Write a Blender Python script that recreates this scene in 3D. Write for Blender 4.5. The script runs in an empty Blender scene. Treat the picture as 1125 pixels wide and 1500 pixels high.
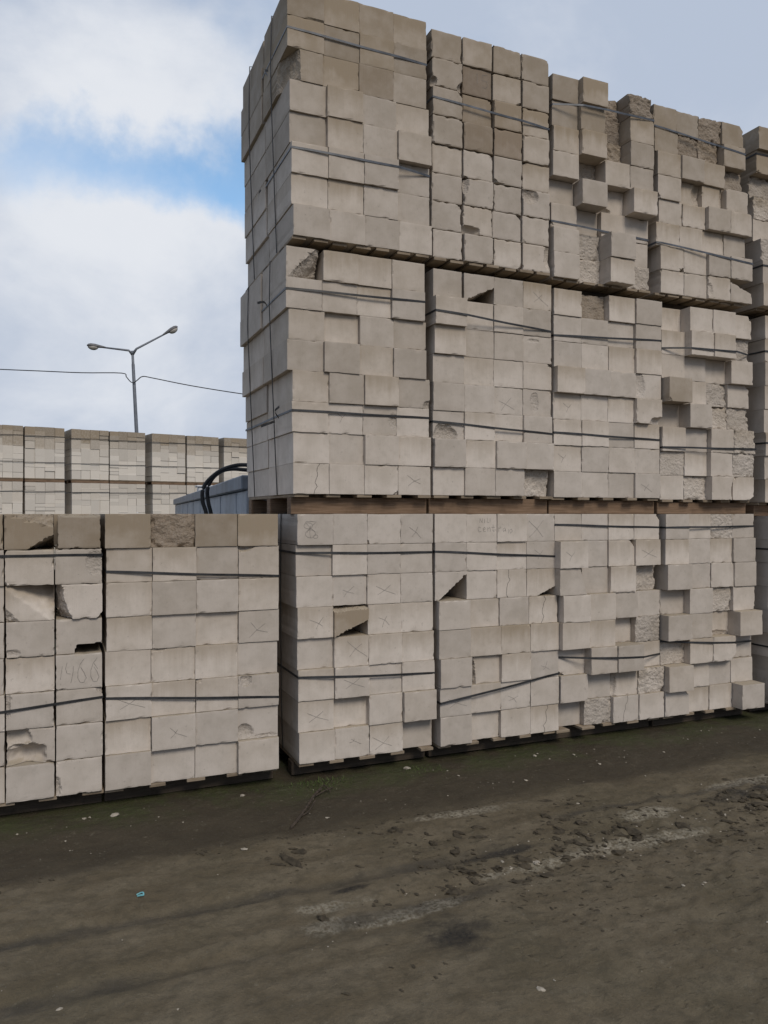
import bpy, bmesh, math, random
import numpy as np
from mathutils import Vector, Matrix, noise as mnoise

S = bpy.context.scene
C = S.collection
RNG = random.Random(7)
EYE = 1.71
F = 1130.0                                   # focal length in photo pixels
WANG = math.radians(23.0)                    # the wall of pallets recedes to the right
P0 = Vector((-0.552, 4.913, 0.0))            # left front corner of the wall's tall part
W = Vector((math.cos(WANG), math.sin(WANG), 0))
N = Vector((math.sin(WANG), -math.cos(WANG), 0))


def wall(s, q, z=0.0):                       # s along the wall, q out of it towards the camera
    return P0 + W * s + N * q + Vector((0, 0, z))


def ground_at(px, py):                       # where a sight line meets the ground plane
    d = EYE * F / (py - 752.0)
    return Vector(((px - 562.5) / F * d, d, 0))


def at(px, py, d):
    return Vector(((px - 562.5) / F * d, d, EYE - (py - 752.0) / F * d))


def link(o, parent=None):
    C.objects.link(o)
    if parent is not None:
        o.parent = parent
    return o


def tag(o, label=None, cat=None, group=None, kind=None):
    if label: o['label'] = label
    if cat: o['category'] = cat
    if group: o['group'] = group
    if kind: o['kind'] = kind
    return o


def empty(name, loc, rz=0.0):
    o = bpy.data.objects.new(name, None)
    o.location = loc
    o.rotation_euler = (0, 0, rz)
    o.empty_display_size = 0.1
    return link(o)


def mesh_obj(name, verts, faces, mats, parent=None, fmat=None, smooth=False):
    me = bpy.data.meshes.new(name)
    me.from_pydata([tuple(v) for v in verts], [], faces)
    for m in mats: me.materials.append(m)
    if fmat is not None: me.polygons.foreach_set('material_index', fmat)
    if smooth: me.polygons.foreach_set('use_smooth', [True] * len(me.polygons))
    me.update()
    return link(bpy.data.objects.new(name, me), parent)


def bm_obj(name, bm, mats, parent=None, smooth=False):
    me = bpy.data.meshes.new(name)
    bm.to_mesh(me); bm.free()
    for m in mats: me.materials.append(m)
    if smooth: me.polygons.foreach_set('use_smooth', [True] * len(me.polygons))
    return link(bpy.data.objects.new(name, me), parent)


def bm_box(bm, x0, x1, y0, y1, z0, z1, bevel=0.0):
    r = bmesh.ops.create_cube(bm, size=1.0)
    vs = r['verts']
    for v in vs:
        v.co = Vector((x0 + (v.co.x + .5) * (x1 - x0), y0 + (v.co.y + .5) * (y1 - y0), z0 + (v.co.z + .5) * (z1 - z0)))
    if bevel > 0:
        es = list({e for v in vs for e in v.link_edges})
        bmesh.ops.bevel(bm, geom=es, offset=bevel, segments=1, affect='EDGES', clamp_overlap=True)
    return vs


def tube(bm, pts, rad, n=8, caps=True):
    """A swept tube; rad is a number or one number per point."""
    pts = [Vector(p) for p in pts]
    rings = []
    up = Vector((0, 0, 1))
    for i, p in enumerate(pts):
        t = (pts[min(i + 1, len(pts) - 1)] - pts[max(i - 1, 0)]).normalized()
        a = t.cross(up if abs(t.z) < .95 else Vector((1, 0, 0))).normalized()
        b = a.cross(t)
        r = rad if isinstance(rad, (int, float)) else rad[i]
        rings.append([bm.verts.new(p + (a * math.cos(k * 2 * math.pi / n) + b * math.sin(k * 2 * math.pi / n)) * r) for k in range(n)])
    for i in range(len(rings) - 1):
        for k in range(n):
            bm.faces.new((rings[i][k], rings[i][(k + 1) % n], rings[i + 1][(k + 1) % n], rings[i + 1][k]))
    if caps:
        bm.faces.new(rings[0][::-1]); bm.faces.new(rings[-1])


def spline(pts, n=8):
    out = []
    P = [Vector(p) for p in pts]
    P = [P[0] * 2 - P[1]] + P + [P[-1] * 2 - P[-2]]
    for i in range(1, len(P) - 2):
        for k in range(n):
            t = k / n
            a, b, c, d = P[i - 1], P[i], P[i + 1], P[i + 2]
            out.append(.5 * ((2 * b) + (c - a) * t + (2 * a - 5 * b + 4 * c - d) * t * t + (3 * b - a - 3 * c + d) * t ** 3))
    out.append(P[-2])
    return out


# ------------------------------------------------------------------ materials
class NT:
    def __init__(self, name):
        self.m = bpy.data.materials.new(name)
        self.m.use_nodes = True
        self.t = self.m.node_tree
        self.bsdf = self.t.nodes['Principled BSDF']
        self.bsdf.inputs['Specular IOR Level'].default_value = 0.3

    def n(self, kind, **kw):
        nd = self.t.nodes.new(kind)
        for k, v in kw.items(): setattr(nd, k, v)
        return nd

    def l(self, a, b): self.t.links.new(a, b)

    def put(self, sock, v):
        if hasattr(v, 'is_output') or hasattr(v, 'links'): self.l(v, sock)
        else: sock.default_value = v

    def math(self, op, a, b=0.0, c=0.0, clamp=False):
        nd = self.n('ShaderNodeMath', operation=op, use_clamp=clamp)
        self.put(nd.inputs[0], a); self.put(nd.inputs[1], b)
        if op in ('MULTIPLY_ADD', 'SMOOTH_MIN'): self.put(nd.inputs[2], c)
        return nd.outputs[0]

    def smooth(self, v, lo, hi, a=0.0, b=1.0):
        nd = self.n('ShaderNodeMapRange', interpolation_type='SMOOTHSTEP')
        self.put(nd.inputs['Value'], v)
        nd.inputs['From Min'].default_value = lo; nd.inputs['From Max'].default_value = hi
        nd.inputs['To Min'].default_value = a; nd.inputs['To Max'].default_value = b
        return nd.outputs['Result']

    def mix(self, f, a, b, blend='MIX'):
        nd = self.n('ShaderNodeMix', data_type='RGBA', blend_type=blend)
        self.put(nd.inputs[0], f)
        self.put(nd.inputs[6], a if not isinstance(a, tuple) else (*a, 1))
        self.put(nd.inputs[7], b if not isinstance(b, tuple) else (*b, 1))
        return nd.outputs[2]

    def noise(self, vec, scale, detail=4, rough=.55, dist=0.0):
        nd = self.n('ShaderNodeTexNoise')
        self.l(vec, nd.inputs['Vector'])
        nd.inputs['Scale'].default_value = scale; nd.inputs['Detail'].default_value = detail
        nd.inputs['Roughness'].default_value = rough; nd.inputs['Distortion'].default_value = dist
        return nd.outputs['Fac']

    def mapping(self, vec, scale=(1, 1, 1), loc=(0, 0, 0)):
        nd = self.n('ShaderNodeMapping')
        self.l(vec, nd.inputs['Vector'])
        nd.inputs['Scale'].default_value = scale; nd.inputs['Location'].default_value = loc
        return nd.outputs['Vector']

    def bump(self, h, strength, dist, normal=None):
        nd = self.n('ShaderNodeBump')
        nd.inputs['Strength'].default_value = strength; nd.inputs['Distance'].default_value = dist
        self.l(h, nd.inputs['Height'])
        if normal is not None: self.l(normal, nd.inputs['Normal'])
        return nd.outputs['Normal']


def concrete(name, broken):
    t = NT(name)
    tc = t.n('ShaderNodeTexCoord'); oi = t.n('ShaderNodeObjectInfo'); ge = t.n('ShaderNodeNewGeometry')
    sep = t.n('ShaderNodeSeparateColor'); t.l(oi.outputs['Color'], sep.inputs[0])
    wea, bro = sep.outputs[0], sep.outputs[1]
    rnd = oi.outputs['Random']
    off = t.n('ShaderNodeCombineXYZ')
    t.l(t.math('MULTIPLY', rnd, 37.0), off.inputs[0]); t.l(t.math('MULTIPLY', rnd, 91.0), off.inputs[1]); t.l(t.math('MULTIPLY', rnd, 53.0), off.inputs[2])
    add = t.n('ShaderNodeVectorMath', operation='ADD')
    t.l(tc.outputs['Object'], add.inputs[0]); t.l(off.outputs[0], add.inputs[1])
    v = add.outputs[0]
    xyz = t.n('ShaderNodeSeparateXYZ'); t.l(tc.outputs['Object'], xyz.inputs[0])
    z = xyz.outputs[2]
    broad = t.noise(v, 7.0, 5, .6)
    mid = t.noise(v, 28.0, 4, .6)
    fine = t.noise(v, 240.0, 3, .6)
    streak = t.noise(t.mapping(v, (150, 150, 5)), 1.0, 3, .6)
    drip = t.noise(t.mapping(v, (22, 22, 2.5)), 1.0, 4, .6)
    base = t.mix(t.smooth(broad, .3, .72), (.635, .575, .523), (.535, .482, .430))
    base = t.mix(t.smooth(mid, .52, .8, 0, .24), base, (.39, .36, .325))
    base = t.mix(sep.outputs[2], base, (.80, .755, .69))
    # dust and rain stain that settled from the top edge down
    grad = t.smooth(t.math('ADD', z, t.math('MULTIPLY', drip, .16)), .12, .29)
    top = t.math('MULTIPLY', t.math('MULTIPLY', grad, t.math('SUBTRACT', 1.0, sep.outputs[2], clamp=True)), t.smooth(rnd, .45, 1.0, .04, .6))
    wf = t.math('ADD', t.math('MULTIPLY', wea, t.smooth(broad, .15, .75, .65, 1.0)), top, clamp=True)
    col = t.mix(wf, base, (.300, .243, .178))
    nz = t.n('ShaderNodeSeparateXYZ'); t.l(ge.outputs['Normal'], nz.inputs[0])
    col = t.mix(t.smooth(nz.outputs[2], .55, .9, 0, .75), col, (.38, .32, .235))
    col = t.mix(t.math('MULTIPLY', bro, t.smooth(mid, .2, .7, .75, 1.0)), col, (.215, .165, .125))
    spots = t.math('MULTIPLY', t.smooth(t.noise(v, 46.0, 2, .5), .70, .76), .35)
    col = t.mix(spots, col, (.22, .20, .18))
    if broken:
        vo = t.n('ShaderNodeTexVoronoi'); t.l(v, vo.inputs['Vector']); vo.inputs['Scale'].default_value = 85
        col = t.mix(t.smooth(t.noise(v, 60, 5, .7), .35, .75, 0, .35), col, (.38, .345, .305))
    hsv = t.n('ShaderNodeHueSaturation')
    t.l(col, hsv.inputs['Color']); t.l(t.smooth(rnd, 0, 1, .865, 1.10), hsv.inputs['Value'])
    hsv.inputs['Saturation'].default_value = 1.0
    fg = t.mix(t.smooth(fine, .3, .7, 0, .12), hsv.outputs['Color'], (.30, .28, .26))
    fg = t.mix(t.smooth(streak, .45, .75, 0, .10), fg, (.36, .335, .31))
    t.l(fg, t.bsdf.inputs['Base Color'])
    t.bsdf.inputs['Roughness'].default_value = .93
    t.bsdf.inputs['Specular IOR Level'].default_value = .15
    if broken:
        h = t.math('ADD', t.math('MULTIPLY', t.noise(v, 45, 6, .7), .011), t.math('MULTIPLY', vo.outputs['Distance'], .003))
        t.l(t.bump(h, 1.0, .9), t.bsdf.inputs['Normal'])
    else:
        h = t.math('ADD', t.math('MULTIPLY', fine, .0012), t.math('MULTIPLY', streak, .0012))
        t.l(t.bump(h, .5, 1.0), t.bsdf.inputs['Normal'])
    return t.m


def plain(name, col, rough=.6, metal=0.0, var=.25, scale=20.0, bump=0.0):
    t = NT(name)
    tc = t.n('ShaderNodeTexCoord')
    nz = t.noise(tc.outputs['Object'], scale, 5, .6)
    dark = tuple(c * (1 - var) for c in col); lite = tuple(min(1, c * (1 + var)) for c in col)
    t.l(t.mix(t.smooth(nz, .3, .7), dark, lite), t.bsdf.inputs['Base Color'])
    t.bsdf.inputs['Roughness'].default_value = rough
    t.bsdf.inputs['Metallic'].default_value = metal
    if bump: t.l(t.bump(nz, 1.0, bump), t.bsdf.inputs['Normal'])
    return t.m


def wood(name, a, b):
    t = NT(name)
    tc = t.n('ShaderNodeTexCoord'); oi = t.n('ShaderNodeObjectInfo')
    sp = t.n('ShaderNodeVectorMath', operation='ADD')
    off = t.n('ShaderNodeCombineXYZ'); t.l(t.math('MULTIPLY', oi.outputs['Random'], 40.0), off.inputs[0])
    t.l(tc.outputs['Object'], sp.inputs[0]); t.l(off.outputs[0], sp.inputs[1])
    g = t.noise(t.mapping(sp.outputs[0], (6, 6, 90)), 1.0, 5, .6)
    s = t.noise(sp.outputs[0], 5.0, 4, .6)
    c = t.mix(t.smooth(g, .3, .7), a, b)
    c = t.mix(t.smooth(s, .45, .75, 0, .6), c, tuple(x * .45 for x in a))
    t.l(c, t.bsdf.inputs['Base Color']); t.bsdf.inputs['Roughness'].default_value = .85
    t.l(t.bump(g, .6, .002), t.bsdf.inputs['Normal'])
    return t.m


M_CON = concrete('aerated_concrete', False)
M_BRK = concrete('broken_aerated_concrete', True)
M_PEN = plain('pencil_line', (.20, .185, .175), .9, 0, .35, 45)
M_CRK = plain('crack_line', (.10, .09, .085), .9, 0, .3, 60)
M_STRAP = plain('black_plastic_strap', (.036, .037, .040), .42, 0, .35, 15)
M_STRAPG = plain('grey_plastic_strap', (.085, .095, .115), .45, 0, .35, 15)
M_DECK = wood('pallet_boards', (.22, .17, .12), (.33, .27, .205))
M_BEAR = wood('pallet_bearers', (.16, .105, .068), (.25, .17, .115))
M_BEARD = wood('shade_dark_pallet_bearers', (.055, .043, .032), (.085, .066, .05))  # darker bearer copy: shade under the blocks painted in, mud on the ground tier
BLOCK_MATS = [M_CON, M_BRK, M_PEN, M_CRK]

# ------------------------------------------------------------------ blocks
LINES_A = [0, .012, .05, .13, .25, .38, .5, .62, .75, .87, .95, .988, 1]


def ribbon(verts, faces, fm, pts, yf, w, mat, rng):
    """a drawn stroke: a thin flat strip lying on the block's face"""
    P = [Vector((p[0], yf(p[0], p[1]), p[1])) for p in pts]
    base = len(verts)
    for i, p in enumerate(P):
        t = (P[min(i + 1, len(P) - 1)] - P[max(i - 1, 0)])
        if t.length < 1e-6: t = Vector((1, 0, 0))
        t.normalize()
        nn = Vector((-t.z, 0, t.x)) * (w * .5 * rng.uniform(.7, 1.25))
        verts.append(p + nn); verts.append(p - nn)
    for i in range(len(P) - 1):
        a = base + 2 * i
        faces.append((a, a + 1, a + 3, a + 2)); fm.append(mat)


def marks_for(kind, rng):
    """stroke lists in face coordinates 0..1"""
    j = lambda a: a + rng.uniform(-.09, .09)
    if kind == 'X':
        cx, cy, r = rng.uniform(.38, .64), rng.uniform(.35, .6), rng.uniform(.13, .29)
        return [[(j(cx - r), j(cy + r * .75)), (cx + .01, cy), (j(cx + r), j(cy - r * .7))],
                [(j(cx - r * .7), j(cy - r * .8)), (cx - .02, cy - .02), (j(cx + r * .6), j(cy + r * .8))]]
    if kind == 'V':
        cx, cy = rng.uniform(.3, .6), rng.uniform(.4, .6)
        return [[(cx - .2, cy + .15), (cx, cy - .02), (cx + .1, cy + .12)], [(cx, cy), (cx - .08, cy - .2)]]
    if kind == 'L':
        return [[(.25, .6), (.5, .45), (.85, .3)], [(.3, .3), (.55, .48), (.7, .62)]]
    if kind == 'eight':
        c = [[(.2, .70), (.24, .75), (.36, .77), (.52, .74)], [(.24, .70), (.36, .55), (.5, .42)], [(.50, .72), (.36, .58), (.26, .40)]]
        o = [(.30 + .12 * math.cos(a), .62 + .10 * math.sin(a)) for a in np.linspace(1, 7.2, 14)]
        u = [(.36 + .14 * math.cos(a), .36 + .13 * math.sin(a)) for a in np.linspace(.8, 7.2, 16)]
        w = [(.50 + .07 * math.cos(a), .27 + .06 * math.sin(a)) for a in np.linspace(0, 6.3, 10)]
        return c + [o, u, w, [(.36, .62), (.34, .40), (.36, .24)]]
    if kind == 'num':                                     # 1466
        six = lambda x: [(x + .14, .86), (x + .05, .70), (x, .50), (x, .32), (x + .05, .18), (x + .13, .17), (x + .18, .30), (x + .14, .44), (x + .07, .60)]
        return [[(.14, .68), (.12, .50), (.10, .30)], [(.24, .78), (.21, .60), (.24, .46), (.32, .44)], [(.38, .66), (.36, .42), (.32, .18)],
                six(.47), [(.53, .62), (.60, .46), (.66, .28)], six(.75), [(.82, .70), (.90, .54)]]
    if kind == 'word_a':                                  # faint pencil words, first half
        return [[(.44, .68), (.45, .84), (.52, .68), (.53, .84)], [(.60, .68), (.60, .82)], [(.69, .85), (.68, .70), (.74, .70)], [(.78, .84), (.78, .70)],
                [(.48, .50), (.41, .54), (.38, .45), (.42, .36), (.49, .38)], [(.55, .43), (.62, .46), (.60, .53), (.55, .48), (.57, .37), (.63, .38)],
                [(.70, .37), (.70, .52)], [(.70, .47), (.77, .52), (.79, .37)], [(.88, .62), (.87, .40), (.92, .36)], [(.83, .52), (.93, .52)]]
    if kind == 'word_b':
        return [[(.04, .52), (.04, .37)], [(.04, .46), (.12, .52)], [(.24, .50), (.18, .46), (.2, .36), (.26, .42), (.25, .5), (.28, .36)],
                [(.36, .30), (.36, .46)], [(.46, .46), (.40, .40), (.44, .30), (.50, .38), (.46, .46)]]
    if kind == 'fifteen':
        return [[(.48, .80), (.50, .82), (.50, .45)], [(.84, .84), (.68, .82), (.67, .62), (.82, .62), (.86, .48), (.80, .36), (.68, .38)]]
    return []


def block(w, h, d, rng, parent, loc, col, sp, name='block'):
    """One aerated concrete block. Front face (local y = 0) is a worn height field; sp describes its damage."""
    rough = sp.get('rough', 0.0); dents = sp.get('dents', []); cuts = list(sp.get('cuts', []))
    wear = sp.get('wear', 1.0)
    if rough or dents or sp.get('ramp'):
        k = 30
        us = sorted(set([0, .012, .988, 1] + [i / k for i in range(1, k)]))
        vs = us
    else:
        us = vs = LINES_A
    seed = Vector((rng.uniform(0, 900), rng.uniform(0, 900), rng.uniform(0, 900)))
    verts, faces, fm = [], [], []
    nu, nv = len(us), len(vs)
    tx, tz = rng.uniform(-.003, .003) + sp.get('yaw', 0.0), rng.uniform(-.002, .002) + sp.get('pitch', 0.0)
    dentmask = {}
    rgk, rgs, tltx, tltz = rng.uniform(.6, 1.3), rng.uniform(.2, 1.6), rng.uniform(-.5, .5), rng.uniform(-.5, .5)
    for jv, v in enumerate(vs):
        for iu, u in enumerate(us):
            x, z = u * w, v * h
            e = min(x, w - x, z, h - z)
            y = tx * (u - .5) + tz * (v - .5)
            nn = mnoise.noise(seed + Vector((x * 26, 0, z * 26)))
            ww = max(0.0, 1 - e / .0135)
            y += ww ** 1.4 * (.0007 + (wear - 1) * .0011 + wear * .026 * max(0.0, nn - .30))
            dx = dz = 0.0
            if e < .003:                                  # ragged outline
                r = (.0002 + (wear - 1) * .0012 + wear * .006 * max(0.0, mnoise.noise(seed + Vector((x * 34 + 9, 5, z * 34))) - .22))
                dx = r if u < .02 else (-r if u > .98 else 0)
                dz = r if v < .02 else (-r if v > .98 else 0)
            if sp.get('ramp'):
                y += sp['ramp'] * max(0.0, u * .62 + v * .62 - .56 + .03 * nn) ** 1.15
            if rough:
                f = mnoise.fractal(seed + Vector((x * 11, 3, z * 11)), .9, 2.1, 5)
                f2 = mnoise.noise(seed + Vector((x * 60, 8, z * 60)))
                f3 = abs(mnoise.noise(seed + Vector((x * 24 + z * 9, 4, z * 30))))
                y += rough * rgk * (.26 + .26 * f - .18 * f3 * rgs + tltx * (u - .5) + tltz * (v - .5)) + .0022 * f2
                y += rough * .9 * max(0, 1 - e / .025) * max(0, nn)
            for dn in dents:
                cu, cv, ru, rv, dep = dn[:5]
                wob = 1 + .22 * mnoise.noise(seed + Vector((x * 22, 31, z * 22)))
                if len(dn) > 5 and dn[5] == 'rect':
                    m = 1.0 if abs(u - cu) < ru * wob and abs(v - cv) < rv * wob else 0.0
                    y += dep * m
                else:
                    m = 1 - ((u - cu) / (ru * wob)) ** 2 - ((v - cv) / (rv * wob)) ** 2
                    if m > 0:
                        y += dep * m ** (.8 if dep > .05 else .6) + .0022 * mnoise.noise(seed + Vector((x * 60, 2, z * 60)))
                if m > 0 and dep < .05: dentmask[(iu, jv)] = 1
            verts.append(Vector((x + dx, max(-.004, min(y, d - .05)), z + dz)))
    for jv in range(nv - 1):
        for iu in range(nu - 1):
            a = jv * nu + iu
            faces.append((a, a + 1, a + nu + 1, a + nu))
            dm = dentmask.get((iu, jv), 0) + dentmask.get((iu + 1, jv + 1), 0)
            fm.append(1 if (rough or dm) else 0)
    ring = [i for i in range(nu)] + [j * nu + nu - 1 for j in range(1, nv)] + [(nv - 1) * nu + i for i in range(nu - 2, -1, -1)] + [j * nu for j in range(nv - 2, 0, -1)]
    b0 = len(verts)
    for i in ring:
        p = verts[i]
        verts.append(Vector((p.x, d, p.z)))
    nr = len(ring)
    for i in range(nr):
        k2 = (i + 1) % nr
        faces.append((ring[k2], ring[i], b0 + i, b0 + k2)); fm.append(0)
    faces.append(tuple(b0 + i for i in range(nr))[::-1][::-1]); fm.append(0)
    ns = len(verts)
    for ch in range(sp.get('chips', 0)):                  # a corner knocked off
        cu, cv = rng.choice((0, 1)), rng.choice((0, 1))
        a, b = rng.uniform(.05, .24), rng.uniform(.06, .28)
        lean = rng.uniform(25, 60)
        p, q = (abs(cu - a), cv), (cu, abs(cv - b))
        mid = Vector((w * (p[0] + q[0]) / 2, 0, h * (p[1] + q[1]) / 2))
        nrm = Vector((w * (q[0] - p[0]), 0, h * (q[1] - p[1])))
        nrm = Vector((nrm.z, 0, -nrm.x)).normalized()
        if nrm.dot(Vector((cu * w, 0, cv * h)) - mid) < 0: nrm = -nrm
        cuts.append((p[0], p[1], q[0], q[1], lean, nrm))
    if cuts:
        bm = bmesh.new()
        bv = [bm.verts.new(v) for v in verts]
        for f, m in zip(faces, fm):
            nf = bm.faces.new([bv[i] for i in f]); nf.material_index = m
        for c in cuts:
            x0, z0, x1, z1 = c[0] * w, c[1] * h, c[2] * w, c[3] * h
            lean = math.radians(c[4] if len(c) > 4 else 0)
            if len(c) > 5: n2 = c[5]
            else: n2 = Vector((z1 - z0, 0, -(x1 - x0))).normalized()
            nrm = n2 * math.cos(lean) + Vector((0, -1, 0)) * math.sin(lean)
            r = bmesh.ops.bisect_plane(bm, geom=bm.verts[:] + bm.edges[:] + bm.faces[:], plane_co=Vector((x0, 0.001, z0)), plane_no=nrm, clear_outer=True)
            es = [g for g in r['geom_cut'] if isinstance(g, bmesh.types.BMEdge) and g.is_valid and g.is_boundary]
            if es:
                rf = bmesh.ops.triangle_fill(bm, edges=es, use_beauty=True, normal=nrm)
                nf = [g for g in rf['geom'] if isinstance(g, bmesh.types.BMFace)]
                for g in nf: g.material_index = 1
                if nf:
                    te = list({e for g in nf for e in g.edges if e.calc_length() > .012})
                    rs = bmesh.ops.subdivide_edges(bm, edges=te, cuts=5, use_grid_fill=True)
                    nvs = {g for g in rs['geom_inner'] if isinstance(g, bmesh.types.BMVert)}
                    for vv in nvs:
                        pz = seed + vv.co * 17
                        vv.co += nrm * (-.002 + .011 * mnoise.noise(pz) + .006 * mnoise.noise(pz * 2.7))
        bmesh.ops.triangulate(bm, faces=[f for f in bm.faces if len(f.verts) > 4])
        me = bpy.data.meshes.new(name)
        bm.to_mesh(me); bm.free()
    else:
        me = bpy.data.meshes.new(name)
        sverts = list(verts)
        for mk in sp.get('marks', ()):
            mat = 3 if mk.startswith('crack') else 2
            if mk.startswith('crack'):
                u = rng.uniform(.35, .65); strokes = []
                pl = [(u + rng.uniform(-.05, .05) + .12 * (t - .5), t) for t in np.linspace(0, 1, 9)]
                strokes = [pl]
            else:
                strokes = marks_for(mk, rng)
            for s_ in strokes:
                pts = []
                for (a, b), (c, e) in zip(s_[:-1], s_[1:]):
                    for k in range(4):
                        pts.append(((a + (c - a) * k / 4 + rng.uniform(-.003, .003)) * w, (b + (e - b) * k / 4 + rng.uniform(-.003, .003)) * h))
                pts.append((s_[-1][0] * w, s_[-1][1] * h))
                ribbon(sverts, faces, fm, pts, lambda a_, b_: tx * (a_ / w - .5) + tz * (b_ / h - .5) - .0009, .0022 if mat == 2 else .0030, mat, rng)
        me.from_pydata([tuple(v) for v in sverts], [], faces)
        me.polygons.foreach_set('material_index', fm)
    for m in BLOCK_MATS: me.materials.append(m)
    me.update()
    o = link(bpy.data.objects.new(name, me), parent)
    o.location = loc
    o.color = (*col, 1)
    return o


PLAIN_BOX = {}


def plain_box(mats, key, bev):
    if key not in PLAIN_BOX:
        bm = bmesh.new(); bm_box(bm, 0, key[0], 0, key[1], 0, key[2], bev)
        me = bpy.data.meshes.new('block')
        bm.to_mesh(me); bm.free()
        for m in mats: me.materials.append(m)
        PLAIN_BOX[key] = me
    return PLAIN_BOX[key]


def hull(pts):
    pts = sorted(set(pts))
    def half(p):
        o = []
        for q in p:
            while len(o) > 1 and (o[-1][0] - o[-2][0]) * (q[1] - o[-2][1]) - (o[-1][1] - o[-2][1]) * (q[0] - o[-2][0]) <= 0: o.pop()
            o.append(q)
        return o
    a, b = half(pts), half(pts[::-1])
    return a[:-1] + b[:-1]


def strap(parent, pts2, zf, width, mat, tails=()):
    """a flat band pulled round the bundle: the convex outline of the blocks it crosses"""
    hp = hull(pts2)
    cx = sum(p[0] for p in hp) / len(hp); cy = sum(p[1] for p in hp) / len(hp)
    loop = []
    for i in range(len(hp)):
        a, b = hp[i], hp[(i + 1) % len(hp)]
        n = max(2, int(math.hypot(b[0] - a[0], b[1] - a[1]) / .12))
        for k in range(n): loop.append((a[0] + (b[0] - a[0]) * k / n, a[1] + (b[1] - a[1]) * k / n))
    verts, faces = [], []
    nl = len(loop)
    for i, p in enumerate(loop):
        a, b = loop[i - 1], loop[(i + 1) % nl]
        t = Vector((b[0] - a[0], b[1] - a[1])).normalized()
        nn = Vector((t.y, -t.x))
        z = zf(p[0], p[1]) + .0015 * math.sin(p[0] * 9 + p[1] * 5)
        tw = .0035 * math.sin(p[0] * 4.2 + 1.0)
        for off, dz in ((.0016, -width / 2), (.0032 + tw * .3, -width / 2), (.0032 - tw * .3, width / 2), (.0016, width / 2)):
            verts.append((p[0] + nn.x * off, p[1] + nn.y * off, z + dz))
    for i in range(nl):
        j = (i + 1) % nl
        for k in range(4):
            faces.append((4 * i + k, 4 * j + k, 4 * j + (k + 1) % 4, 4 * i + (k + 1) % 4))
    for tl in tails:                                      # loose end sticking out behind the buckle
        b0 = len(verts)
        P = spline(tl, 5)
        for p in P:
            verts.append((p.x, p.y, p.z - width * .55)); verts.append((p.x - .002, p.y, p.z + width * .55))
        for i in range(len(P) - 1):
            faces.append((b0 + 2 * i, b0 + 2 * i + 2, b0 + 2 * i + 3, b0 + 2 * i + 1))
    return mesh_obj('strap', verts, faces, [mat], parent)


def pallet(parent, w, d, z0, z1, rng, nboards=5, inset=.055, mbear=None):
    p = bpy.data.objects.new('pallet', None); p.empty_display_size = .1
    link(p, parent)
    dt = .021
    for i in range(nboards):
        xc = .055 + (w - .11) * i / (nboards - 1)
        bm = bmesh.new()
        bw = rng.uniform(.046, .058)
        bm_box(bm, -bw, bw, rng.uniform(-.012, .012), d + rng.uniform(-.01, .01), z1 - dt, z1 - .0015, .002)
        o = bm_obj('deck_board', bm, [M_DECK], p); o.location = (xc + rng.uniform(-.01, .01), 0, 0)
    for y in (inset, d / 2, d - .055):
        bm = bmesh.new()
        bm_box(bm, 0.0, w, -.045, .045, z0, z1 - dt - .001, .003)
        o = bm_obj('bearer', bm, [mbear or M_BEAR], p); o.location = (0, y + rng.uniform(-.008, .008), 0)
    return p


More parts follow.
